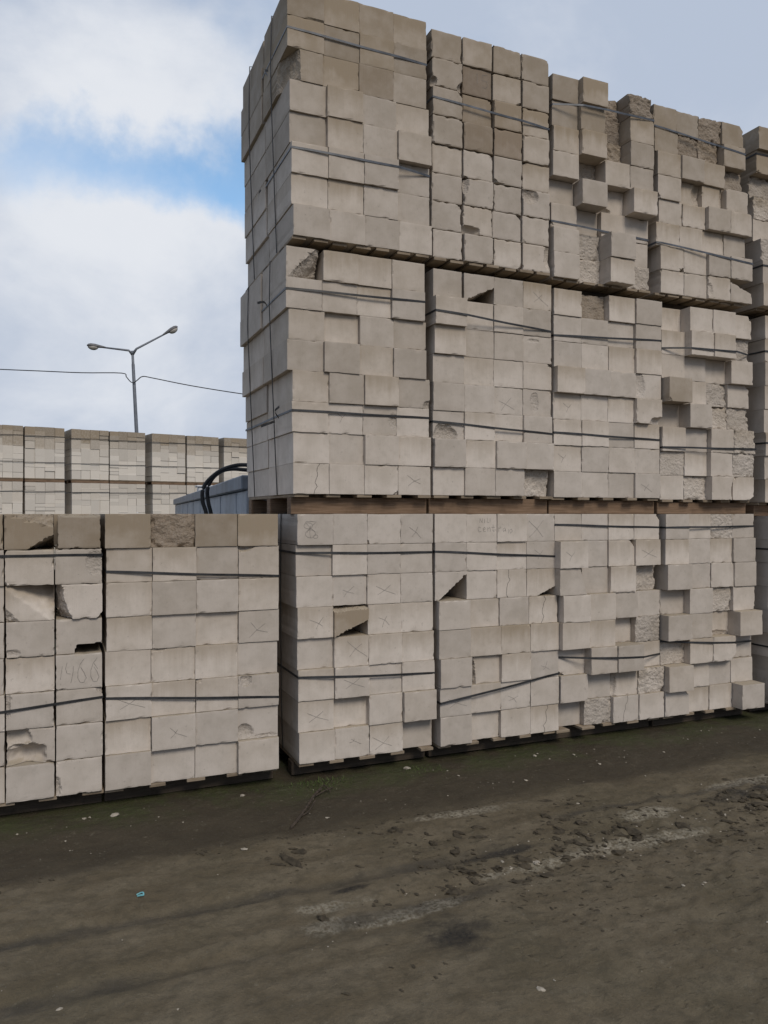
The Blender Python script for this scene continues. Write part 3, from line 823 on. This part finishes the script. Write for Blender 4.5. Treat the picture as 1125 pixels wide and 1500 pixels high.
# ------------------------------------------------------------------ ground
def vnoise(x, y, seed):
    xi = np.floor(x).astype(np.int64); yi = np.floor(y).astype(np.int64)
    fx = x - xi; fy = y - yi
    fx = fx * fx * (3 - 2 * fx); fy = fy * fy * (3 - 2 * fy)
    def h(a, b):
        n = (a * 374761393 + b * 668265263 + seed * 974711) & 0xffffffff
        n = ((n ^ (n >> 13)) * 1274126177) & 0xffffffff
        return ((n ^ (n >> 16)) & 0xffff) / 65535.0
    return (h(xi, yi) * (1 - fx) + h(xi + 1, yi) * fx) * (1 - fy) + (h(xi, yi + 1) * (1 - fx) + h(xi + 1, yi + 1) * fx) * fy


def fbm(x, y, seed, octs=4, gain=.5):
    a, s, t = 1.0, 0.0, 0.0
    for o in range(octs):
        s = s + a * (vnoise(x * 2 ** o, y * 2 ** o, seed + o) - .5); t += a; a *= gain
    return s / t * 2


def axis(lo, hi, step, far):
    c = list(np.arange(lo, hi + 1e-6, step))
    d, x = step, hi
    while x < far: d *= 1.25; x += d; c.append(x)
    d, x = step, lo; left = []
    while x > -far: d *= 1.25; x -= d; left.append(x)
    return np.array(left[::-1] + c)


def gheight(s, q):
    fine = ((s > -4) & (s < 9) & (q > -1.5) & (q < 4.5)).astype(float)
    h = .018 * fbm(s * .7, q * 1.3, 3, 3)
    h += fine * .015 * fbm(s * 4.2, q * 6, 11, 5, .62) * np.clip((q + .1) / .3, 0, 1)
    damp = 1 / (1 + np.exp(-(q - .80 - .06 * np.sin(s * 2.1) - .05 * fbm(s * 1.2, q * .2, 5, 3)) / .03))
    h += .012 * damp                                                          # trodden road stands a little higher than the damp strip
    h += fine * .018 * np.exp(-((q - .83) / .05) ** 2) * np.clip(fbm(s * 6, q * 7, 23, 3) + .2, 0, 1)
    for qc, wd, dp, sl, sh in ((1.36, .05, .020, -4, 1.0), (1.80, .055, .022, -4, .2), (1.62, .05, .012, -.5, 3.5), (1.12, .04, .010, 1.2, 5)):
        on = np.clip((s - sl) / .4, 0, 1) * np.clip((sh - s) / .6, 0, 1)
        h -= fine * on * dp * np.exp(-((q - qc - .03 * np.sin(s * 1.3)) / wd) ** 2) * (.55 + .6 * vnoise(s * 3, q, 8))
    # churned tread prints on the right
    m = np.clip((s - .4) / .8, 0, 1) * np.clip((q - .95) / .25, 0, 1) * np.clip((3.0 - q) / .6, 0, 1) * fine
    m = m * np.clip(.25 + 1.3 * vnoise(s * 1.1 + 7, q * 1.6, 31), 0, 1)
    u = s * 7.5 + q * 5.0; v = q * 6.5 - s * 2.2
    lump = vnoise(u, v, 41) * .6 + vnoise(u * 2.3, v * 2.3, 42) * .4
    h += m * .060 * np.clip(lump - .58, 0, 1) - m * .05 * np.clip(.36 - lump, 0, 1)
    m2 = np.exp(-((q - 1.45) / .16) ** 2) * np.clip((s - .9) / .6, 0, 1) * fine
    h += m2 * .07 * np.clip(vnoise(s * 11 + q * 9, q * 13, 51) - .55, 0, 1)
    h += fine * .0055 * fbm(s * 24, q * 30, 61, 3, .6)
    h = np.where(q < .02, np.minimum(h, .006 * fbm(s * 3, q * 3, 9, 2)) - .002, h)
    return h


sx = axis(-2.6, 6.2, .0145, 400.0); qx = axis(-.25, 3.0, .0125, 400.0)
SS, QQ = np.meshgrid(sx, qx, indexing='xy')
HH = gheight(SS, QQ)
ns, nq = len(sx), len(qx)
co = np.stack([SS.ravel(), -QQ.ravel(), HH.ravel()], 1)
idx = np.arange(ns * nq).reshape(nq, ns)
quads = np.stack([idx[:-1, :-1], idx[1:, :-1], idx[1:, 1:], idx[:-1, 1:]], -1).reshape(-1, 4)
me = bpy.data.meshes.new('ground')
me.vertices.add(len(co)); me.vertices.foreach_set('co', co.ravel())
me.loops.add(quads.size); me.loops.foreach_set('vertex_index', quads.ravel().astype(np.int32))
me.polygons.add(len(quads)); me.polygons.foreach_set('loop_start', np.arange(0, quads.size, 4, dtype=np.int32)); me.polygons.foreach_set('loop_total', np.full(len(quads), 4, dtype=np.int32))
me.polygons.foreach_set('use_smooth', np.ones(len(quads), dtype=bool))
me.update(calc_edges=True); me.validate()


def ground_material():
    t = NT('wet_mud')
    tc = t.n('ShaderNodeTexCoord'); v = tc.outputs['Object']
    xyz = t.n('ShaderNodeSeparateXYZ'); t.l(v, xyz.inputs[0])
    s, y, z = xyz.outputs
    q = t.math('MULTIPLY', y, -1.0)
    big = t.noise(v, .9, 4, .55); mid = t.noise(v, 5.5, 5, .62); fine = t.noise(v, 55, 4, .65); gr = t.noise(v, 260, 2, .6)
    strk = t.noise(t.mapping(v, (2.4, 7, 1)), 1.0, 5, .6)
    road = t.mix(t.smooth(strk, .3, .7), (.106, .084, .053), (.160, .132, .090))
    road = t.mix(t.smooth(big, .42, .68, 0, .55), road, (.088, .074, .045))
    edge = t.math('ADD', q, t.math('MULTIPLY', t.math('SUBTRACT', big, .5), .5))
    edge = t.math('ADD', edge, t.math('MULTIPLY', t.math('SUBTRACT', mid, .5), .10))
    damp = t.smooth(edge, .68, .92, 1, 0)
    col = t.mix(t.math('MULTIPLY', damp, .85), road, t.mix(t.smooth(mid, .3, .7), (.031, .024, .0155), (.047, .037, .024)))  # damp mud, with contact shade at the pallet foot painted into its darkness
    # crushed pale block dust in the ruts
    def patch(cs, cq, rs, rq, lo=.2, hi=.75):
        a_ = t.math('DIVIDE', t.math('SUBTRACT', s, cs), rs); b_ = t.math('DIVIDE', t.math('SUBTRACT', q, cq), rq)
        d_ = t.math('ADD', t.math('MULTIPLY', a_, a_), t.math('MULTIPLY', b_, b_))
        return t.smooth(t.math('ADD', d_, t.math('ADD', t.math('MULTIPLY', t.math('SUBTRACT', mid, .5), 5.0), t.math('MULTIPLY', t.math('SUBTRACT', strk, .5), 2.5))), lo - .3, hi + .9, 1, 0)
    dust = None
    for (px, py, rs, rq) in ((500, 1325, .16, .05), (497, 1353, .18, .05), (580, 1343, .2, .04), (900, 1243, .34, .06), (985, 1228, .26, .05), (945, 1198, .20, .06), (690, 1190, .3, .05), (620, 1330, .2, .05), (820, 1262, .5, .04), (1085, 1150, .3, .05)):
        g_ = ground_at(px, py) - P0
        pm = patch(g_.dot(W), g_.dot(N), rs, rq)
        dust = pm if dust is None else t.math('MAXIMUM', dust, pm)
    col = t.mix(t.math('MULTIPLY', dust, t.smooth(fine, .38, .58, .05, .9)), col, (.31, .28, .22))
    soot = None
    for (px, py, rs, rq) in ((662, 1370, .17, .13), (662, 1372, .10, .08), (510, 1304, .10, .03), (745, 1250, .22, .04), (1085, 1168, .25, .06)):
        g_ = ground_at(px, py) - P0
        pm = patch(g_.dot(W), g_.dot(N), rs, rq)
        soot = pm if soot is None else t.math('MAXIMUM', soot, pm)
    col = t.mix(t.math('MULTIPLY', soot, t.smooth(fine, .3, .7, 1.0, .7)), col, (.017, .0155, .015))
    # long wet rut stains
    def line(qc, w_, lo, hi):
        d_ = t.math('ABSOLUTE', t.math('SUBTRACT', t.math('ADD', q, t.math('MULTIPLY', t.math('SUBTRACT', strk, .5), .10)), qc))
        return t.math('MULTIPLY', t.smooth(d_, w_ * .3, w_, 1, 0), t.math('MULTIPLY', t.smooth(s, lo, lo + .3, 0, 1), t.smooth(s, hi - .4, hi, 1, 0)))
    ruts = t.math('MAXIMUM', line(1.36, .07, -3.0, .9), t.math('MAXIMUM', line(1.79, .07, -3, -.9), t.math('MAXIMUM', line(1.72, .06, -.6, .7), line(1.17, .05, 1.0, 3.4))))
    col = t.mix(t.math('MULTIPLY', ruts, t.smooth(mid, .3, .65, .25, .75)), col, (.045, .040, .034))
    moss = t.math('MULTIPLY', t.smooth(t.math('ADD', q, t.math('MULTIPLY', t.math('SUBTRACT', mid, .5), .5)), .08, .42, 1, 0), t.smooth(t.noise(v, 2.2, 4, .6), .38, .56))
    moss = t.math('MULTIPLY', moss, t.smooth(fine, .32, .58, .35, 1.0))
    col = t.mix(t.math('MULTIPLY', moss, .62), col, (.050, .070, .018))
    col = t.mix(t.smooth(t.noise(v, 15, 5, .7), .42, .66, 0, .45), col, (.055, .047, .031))
    col = t.mix(t.smooth(t.noise(v, 26, 5, .72), .58, .74, 0, .5), col, (.185, .165, .12))
    col = t.mix(t.smooth(gr, .35, .75, 0, .35), col, (.045, .04, .032))
    col = t.mix(t.smooth(t.noise(v, 120, 2, .5), .70, .74, 0, .5), col, (.20, .185, .16))
    rot = t.n('ShaderNodeMapping'); t.l(v, rot.inputs['Vector']); rot.inputs['Rotation'].default_value = (0, 0, .75); rot.inputs['Scale'].default_value = (13, 48, 1)
    fleck = t.noise(rot.outputs['Vector'], 1.0, 4, .62)
    churn = t.math('MULTIPLY', t.smooth(t.math('ADD', s, t.math('MULTIPLY', big, 1.2)), .5, 1.6), t.math('MULTIPLY', t.smooth(q, .95, 1.25), t.smooth(q, 2.0, 2.5, 1, .25)))
    fm_ = t.math('MULTIPLY', t.smooth(fleck, .61, .68), t.math('MULTIPLY_ADD', churn, .8, .12))
    col = t.mix(fm_, col, (.036, .030, .021))
    pale = t.math('MULTIPLY', t.smooth(t.noise(v, 34, 4, .7), .62, .72), t.math('MULTIPLY_ADD', churn, .5, .1))
    col = t.mix(pale, col, (.21, .19, .145))
    t.l(col, t.bsdf.inputs['Base Color'])
    t.l(t.math('ADD', t.math('MULTIPLY', mid, .25), t.smooth(damp, 0, 1, .68, .58)), t.bsdf.inputs['Roughness'])
    t.bsdf.inputs['Specular IOR Level'].default_value = .22
    h = t.math('ADD', t.math('MULTIPLY', fine, .010), t.math('MULTIPLY', gr, .003))
    h = t.math('ADD', h, t.math('MULTIPLY', mid, .010))
    h = t.math('SUBTRACT', h, t.math('MULTIPLY', fm_, .012))
    t.l(t.bump(h, .8, 1.0), t.bsdf.inputs['Normal'])
    return t.m


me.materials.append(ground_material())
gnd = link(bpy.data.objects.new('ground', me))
gnd.location = P0; gnd.rotation_euler = (0, 0, WANG)
tag(gnd, kind='structure')


def gz(p):
    d = p - P0
    return float(gheight(np.array([d.dot(W)]), np.array([d.dot(N)]))[0])


# --- loose stuff on the mud
def rock(bm, p, sz, rng, flat=.6, ang=None, elong=1.0):
    r = bmesh.ops.create_icosphere(bm, subdivisions=1 if sz < .014 else 2, radius=1)
    sd = Vector((rng.uniform(0, 99), rng.uniform(0, 99), rng.uniform(0, 99)))
    rot = Matrix.Rotation(rng.uniform(0, 6.28) if ang is None else ang, 3, 'Z')
    for v in r['verts']:
        d = v.co.normalized()
        k = 1 + .75 * mnoise.noise(sd + d * 1.7) + .45 * mnoise.noise(sd + d * 4)
        v.co = rot @ Vector((d.x * sz * k * elong, d.y * sz * k, d.z * sz * k * flat)) + p


M_CLOD = plain('dark_mud_clod', (.052, .042, .028), .8, 0, .35, 40, .004)
M_CRUMB = plain('block_crumb', (.33, .295, .245), .9, 0, .25, 60, .002)
rng = random.Random(5)
bm = bmesh.new()
for _ in range(2600):
    k = rng.random()
    if k < .45:
        s_, q_ = rng.uniform(.2, 5.0), rng.gauss(1.45, .20)
    elif k < .88:
        s_, q_ = rng.uniform(-.5, 4.8), .95 + 1.3 * rng.random() ** 1.5
    else:
        s_, q_ = rng.uniform(-2.3, 1.0), rng.gauss(.83, .04)
    if mnoise.noise(Vector((s_ * 1.7, q_ * 3.1, 4.4))) < -.05 and rng.random() < .85: continue
    sz = min(.026, .0024 + rng.expovariate(1 / .0048)) * (1 if k < .88 else .6)
    if q_ > 1.75: sz = min(sz, .007)
    p = wall(s_, q_); p.z = gz(p) - sz * .05
    rock(bm, p, sz, rng, rng.uniform(.55, .95), WANG + rng.gauss(-.85, .4), rng.uniform(1.0, 3.0))
tag(bm_obj('mud_clods', bm, [M_CLOD]), kind='stuff')
bm = bmesh.new()
for _ in range(330):
    k = rng.random()
    if k < .4: s_, q_ = rng.uniform(-2.4, 5), abs(rng.gauss(.25, .3)) + .05
    elif k < .75: s_, q_ = rng.uniform(.4, 3.2), rng.gauss(1.5, .13)
    else: s_, q_ = rng.uniform(-2.4, 5), rng.uniform(.3, 2.6)
    sz = min(.010, .0018 + rng.expovariate(1 / .0016))
    p = wall(s_, q_); p.z = gz(p) + sz * .25
    rock(bm, p, sz, rng, .6, None, rng.uniform(1, 1.7))
tag(bm_obj('block_crumbs', bm, [M_CRUMB]), kind='stuff')
FR = [(168, 1195, .022, 'pale block fragment on the mud in front of the leftmost low pallet, larger of two'), (131, 1198, .011, 'small pale chip left of the larger fragment by the leftmost low pallet'),
      (596, 1125, .020, 'pale flat fragment in the green moss before the corner pallet'), (672, 1136, .010, 'pale chip at the moss edge before the slanting strap pallet'),
      (783, 1107, .016, 'pale fragment on moss before the second bottom pallet of the tall wall'), (841, 1105, .012, 'pale fragment on moss near the third bottom pallet of the tall wall'), (770, 1145, .014, 'flat pale flake on dark mud out from the second bottom pallet'),
      (358, 1249, .018, 'flat pale flake on the ridge between damp and trodden mud'), (786, 1266, .022, 'pale round flake lying among the mud clods'), (792, 1462, .016, 'pale pebble near the bottom photo edge right of centre'),
      (87, 1479, .012, 'pale chip alone by the bottom left wet rut'), (355, 1165, .016, 'flat pale flake before the gap beside the tall wall'), (1001, 1308, .012, 'pale chip stuck to a mud clod at the right')]
for px, py, sz, lab in FR:
    sz *= .75
    bm = bmesh.new(); p = ground_at(px, py)
    rock(bm, Vector((0, 0, 0)), sz, rng, .5, None, rng.uniform(1.1, 1.8))
    o = bm_obj('block_fragment', bm, [M_CRUMB]); o.location = (p.x, p.y, gz(p) + sz * .25)
    tag(o, lab, 'block fragment', 'pale fragments lying on the mud')
# a scrap of turquoise plastic
bm = bmesh.new(); p = ground_at(205, 1314)
pts = [(.000, .0, 0), (.016, .006, .006), (.028, .002, .009), (.034, -.010, .004), (.026, -.020, .008), (.010, -.018, .003)]
tube(bm, spline([Vector(a_) for a_ in pts], 4), .0035, 5)
o = bm_obj('plastic_scrap', bm, [plain('turquoise_plastic', (.16, .42, .47), .4, 0, .1, 30)]); o.location = (p.x - .015, p.y, gz(p) + .004)
tag(o, 'small curled scrap of turquoise plastic on bare mud at left', 'plastic scrap')
# rotten branch
M_BARK = plain('rotten_bark', (.055, .042, .032), .9, 0, .4, 40, .006)
root = empty('dead_branch', ground_at(428, 1212)); root.location.z = gz(root.location)
tag(root, 'dark rotten branch lying from the grass tuft at the corner towards the road', 'branch')
def gl(px, py, up=.0):
    p = ground_at(px, py); p.z = gz(p) + up
    return p - Vector(root.location)
bm = bmesh.new(); tube(bm, spline([gl(426, 1213, .008), gl(438, 1200, .012), gl(450, 1183, .016), gl(459, 1170, .02), gl(470, 1156, .015)], 6), [.006 + .004 * math.sin(i * 1.7) ** 2 for i in range(25)], 7)
bm_obj('stem', bm, [M_BARK], root)
for pp in ([(462, 1166), (478, 1160), (488, 1157)], [(466, 1160), (474, 1152), (484, 1163)], [(440, 1198), (452, 1190), (462, 1176)]):
    bm = bmesh.new(); tube(bm, spline([gl(a_, b_, .012 + .006 * i) for i, (a_, b_) in enumerate(pp)], 5), .004, 6)
    bm_obj('twig', bm, [M_BARK], root)
# chunk of trodden bark beside it
# grass and moss tufts along the foot of the pallets
M_GRASS = plain('grass_blades', (.060, .085, .022), .7, 0, .45, 25)
verts, faces = [], []
for _ in range(1500):
    k = rng.random()
    if k < .45: px, py = rng.gauss(462, 22), rng.gauss(1138, 7)
    elif k < .65: px, py = rng.gauss(600, 28), rng.gauss(1122, 5)
    elif k < .80: px, py = rng.gauss(350, 50), 1148 - (rng.gauss(350, 50) - 350) * .14 + rng.gauss(0, 3)
    else: px, py = rng.uniform(680, 960), 0
    if py == 0: py = 1092 - (px - 680) * .135 + rng.uniform(0, 14)
    p = ground_at(px, py)
    if (p - P0).dot(N) < .01: continue
    p.z = gz(p) - .002
    hgt = rng.uniform(.006, .026) * (1.2 if k < .45 else .7); a_ = rng.uniform(0, 6.28); wv = Vector((math.cos(a_), math.sin(a_), 0))
    ln = Vector((rng.gauss(0, .6), rng.gauss(0, .6), 0)) * hgt
    b0 = len(verts); wd = rng.uniform(.0012, .0028)
    verts += [p - wv * wd, p + wv * wd, p + wv * wd * .7 + ln * .5 + Vector((0, 0, hgt * .6)), p - wv * wd * .7 + ln * .5 + Vector((0, 0, hgt * .6)), p + ln + Vector((0, 0, hgt))]
    faces += [(b0, b0 + 1, b0 + 2, b0 + 3), (b0 + 3, b0 + 2, b0 + 4)]
tag(mesh_obj('grass', verts, faces, [M_GRASS]), kind='stuff')

# ------------------------------------------------------------------ sky and light
SUN_EL, SUN_AZ = math.radians(44), math.radians(152)         # azimuth clockwise from +Y: behind the camera, to the right
world = bpy.data.worlds.new('World'); S.world = world; world.use_nodes = True
wt = NT.__new__(NT); wt.t = world.node_tree; wt.m = None
for nd in list(wt.t.nodes): wt.t.nodes.remove(nd)
out = wt.n('ShaderNodeOutputWorld'); bg = wt.n('ShaderNodeBackground')
sky = wt.n('ShaderNodeTexSky', sky_type='NISHITA', sun_disc=False, sun_elevation=SUN_EL, sun_rotation=SUN_AZ, air_density=1.0, dust_density=1.5, ozone_density=2.0)
tc = wt.n('ShaderNodeTexCoord'); D = tc.outputs['Generated']
nrm = wt.n('ShaderNodeVectorMath', operation='NORMALIZE'); wt.l(D, nrm.inputs[0]); D = nrm.outputs[0]
n1 = wt.noise(wt.mapping(D, (1, 1, 1.7), (3.1, .7, 1.9)), 2.6, 7, .56, .35)
n2 = wt.noise(wt.mapping(D, (1, 1, 1.5), (7.3, 2.2, .4)), 4.2, 6, .58, .3)
wob = wt.n('ShaderNodeTexNoise'); wt.l(D, wob.inputs['Vector']); wob.inputs['Scale'].default_value = 7.0; wob.inputs['Detail'].default_value = 6; wob.inputs['Roughness'].default_value = .6
dsub = wt.n('ShaderNodeVectorMath', operation='SUBTRACT'); wt.l(wob.outputs['Color'], dsub.inputs[0]); dsub.inputs[1].default_value = (.5, .5, .5)
dsc = wt.n('ShaderNodeVectorMath', operation='SCALE'); wt.l(dsub.outputs[0], dsc.inputs[0]); dsc.inputs['Scale'].default_value = .16
dw = wt.n('ShaderNodeVectorMath', operation='ADD'); wt.l(D, dw.inputs[0]); wt.l(dsc.outputs[0], dw.inputs[1])


def skyblob(px, py, r, stretch=1.0):
    d = Vector(((px - 562.5) / F, 1.0, (752 - py) / F)).normalized()
    sb = wt.n('ShaderNodeVectorMath', operation='SUBTRACT'); wt.l(dw.outputs[0], sb.inputs[0]); sb.inputs[1].default_value = d
    ml = wt.n('ShaderNodeVectorMath', operation='MULTIPLY'); wt.l(sb.outputs[0], ml.inputs[0]); ml.inputs[1].default_value = (1 / stretch, 1 / stretch, 1)
    ln = wt.n('ShaderNodeVectorMath', operation='LENGTH'); wt.l(ml.outputs[0], ln.inputs[0])
    return wt.smooth(ln.outputs['Value'], 0, r, 1, 0)


def total(lst):
    acc = None
    for v, k in lst:
        x_ = wt.math('MULTIPLY', v, k)
        acc = x_ if acc is None else wt.math('ADD', acc, x_)
    return acc


hole = total([(skyblob(950, 90, .55, 1.2), -.35), (skyblob(115, 118, .165, 2.0), -1.35), (skyblob(200, 340, .30, 1.6), -.6), (skyblob(0, 195, .145, 1.6), 1.2), (skyblob(160, 222, .10, 1.9), .85), (skyblob(300, 240, .115, 1.8), 1.0), (skyblob(385, 262, .09, 1.5), .6), (skyblob(250, 45, .16, 1.5), .5), (skyblob(345, 150, .14, 1.2), .4)])
dz = wt.n('ShaderNodeSeparateXYZ'); wt.l(D, dz.inputs[0])
lowc = wt.smooth(dz.outputs[2], .02, .42, .38, 0)
cloud = wt.math('SUBTRACT', wt.math('ADD', lowc, wt.math('MULTIPLY_ADD', wt.math('SUBTRACT', n1, .5), 1.5, .80)), hole)
cov = wt.smooth(cloud, -.05, 1.0)
brt = total([(skyblob(230, 315, .30, 1.3), .55), (skyblob(120, 130, .22, 1.6), .35), (skyblob(30, 420, .2, 1.2), .15), (skyblob(100, 610, .14, 2.4), .25)])
sh = wt.math('ADD', wt.math('MULTIPLY', wt.math('SUBTRACT', n2, .5), 1.6), wt.math('ADD', brt, .07), clamp=True)
ccol = wt.mix(wt.smooth(sh, .0, .95), (.51, .585, .72), (.84, .87, .925))
tnt = wt.n('ShaderNodeVectorMath', operation='MULTIPLY'); wt.l(sky.outputs[0], tnt.inputs[0]); tnt.inputs[1].default_value = (.95, 1.045, 1.0)
sc = wt.n('ShaderNodeVectorMath', operation='SCALE'); wt.l(tnt.outputs[0], sc.inputs[0]); sc.inputs['Scale'].default_value = 1.75
cs = wt.n('ShaderNodeVectorMath', operation='SCALE'); wt.l(ccol, cs.inputs[0]); cs.inputs['Scale'].default_value = 8.0
fin = wt.mix(cov, sc.outputs[0], cs.outputs[0])
back = wt.n('ShaderNodeVectorMath', operation='DOT_PRODUCT'); wt.l(D, back.inputs[0]); back.inputs[1].default_value = Vector((.15, -.98, .1)).normalized()
dim = wt.smooth(back.outputs['Value'], -.25, .75, 1.0, .68)        # added dimming of the unseen sky behind the viewer, balances front and side light
fs = wt.n('ShaderNodeVectorMath', operation='SCALE'); wt.l(fin, fs.inputs[0]); wt.l(dim, fs.inputs['Scale'])
wt.l(fs.outputs[0], bg.inputs['Color']); bg.inputs['Strength'].default_value = .115
wt.l(bg.outputs[0], out.inputs['Surface'])

sl = bpy.data.lights.new('sun', 'SUN'); sl.energy = 1.8; sl.angle = math.radians(22); sl.color = (1.0, .90, .77)
so = link(bpy.data.objects.new('sun', sl))
sd = Vector((math.sin(SUN_AZ) * math.cos(SUN_EL), math.cos(SUN_AZ) * math.cos(SUN_EL), math.sin(SUN_EL)))
so.rotation_euler = sd.to_track_quat('Z', 'Y').to_euler(); so.location = sd * 30

# ------------------------------------------------------------------ camera
cam = bpy.data.cameras.new('camera'); cam.sensor_width = 36; cam.sensor_fit = 'AUTO'; cam.lens = 36 * F / 1500
cam.clip_start = .05; cam.clip_end = 2000; cam.shift_y = 2 / 1500
co_ = link(bpy.data.objects.new('camera', cam)); co_.location = (0, 0, EYE); co_.rotation_euler = (math.radians(90), 0, 0)
S.camera = co_
S.view_settings.view_transform = 'Standard'; S.view_settings.look = 'None'; S.view_settings.exposure = 0.0; S.view_settings.gamma = 1.0
S.cycles.use_denoising = True
S.cycles.max_bounces = 8; S.cycles.diffuse_bounces = 4
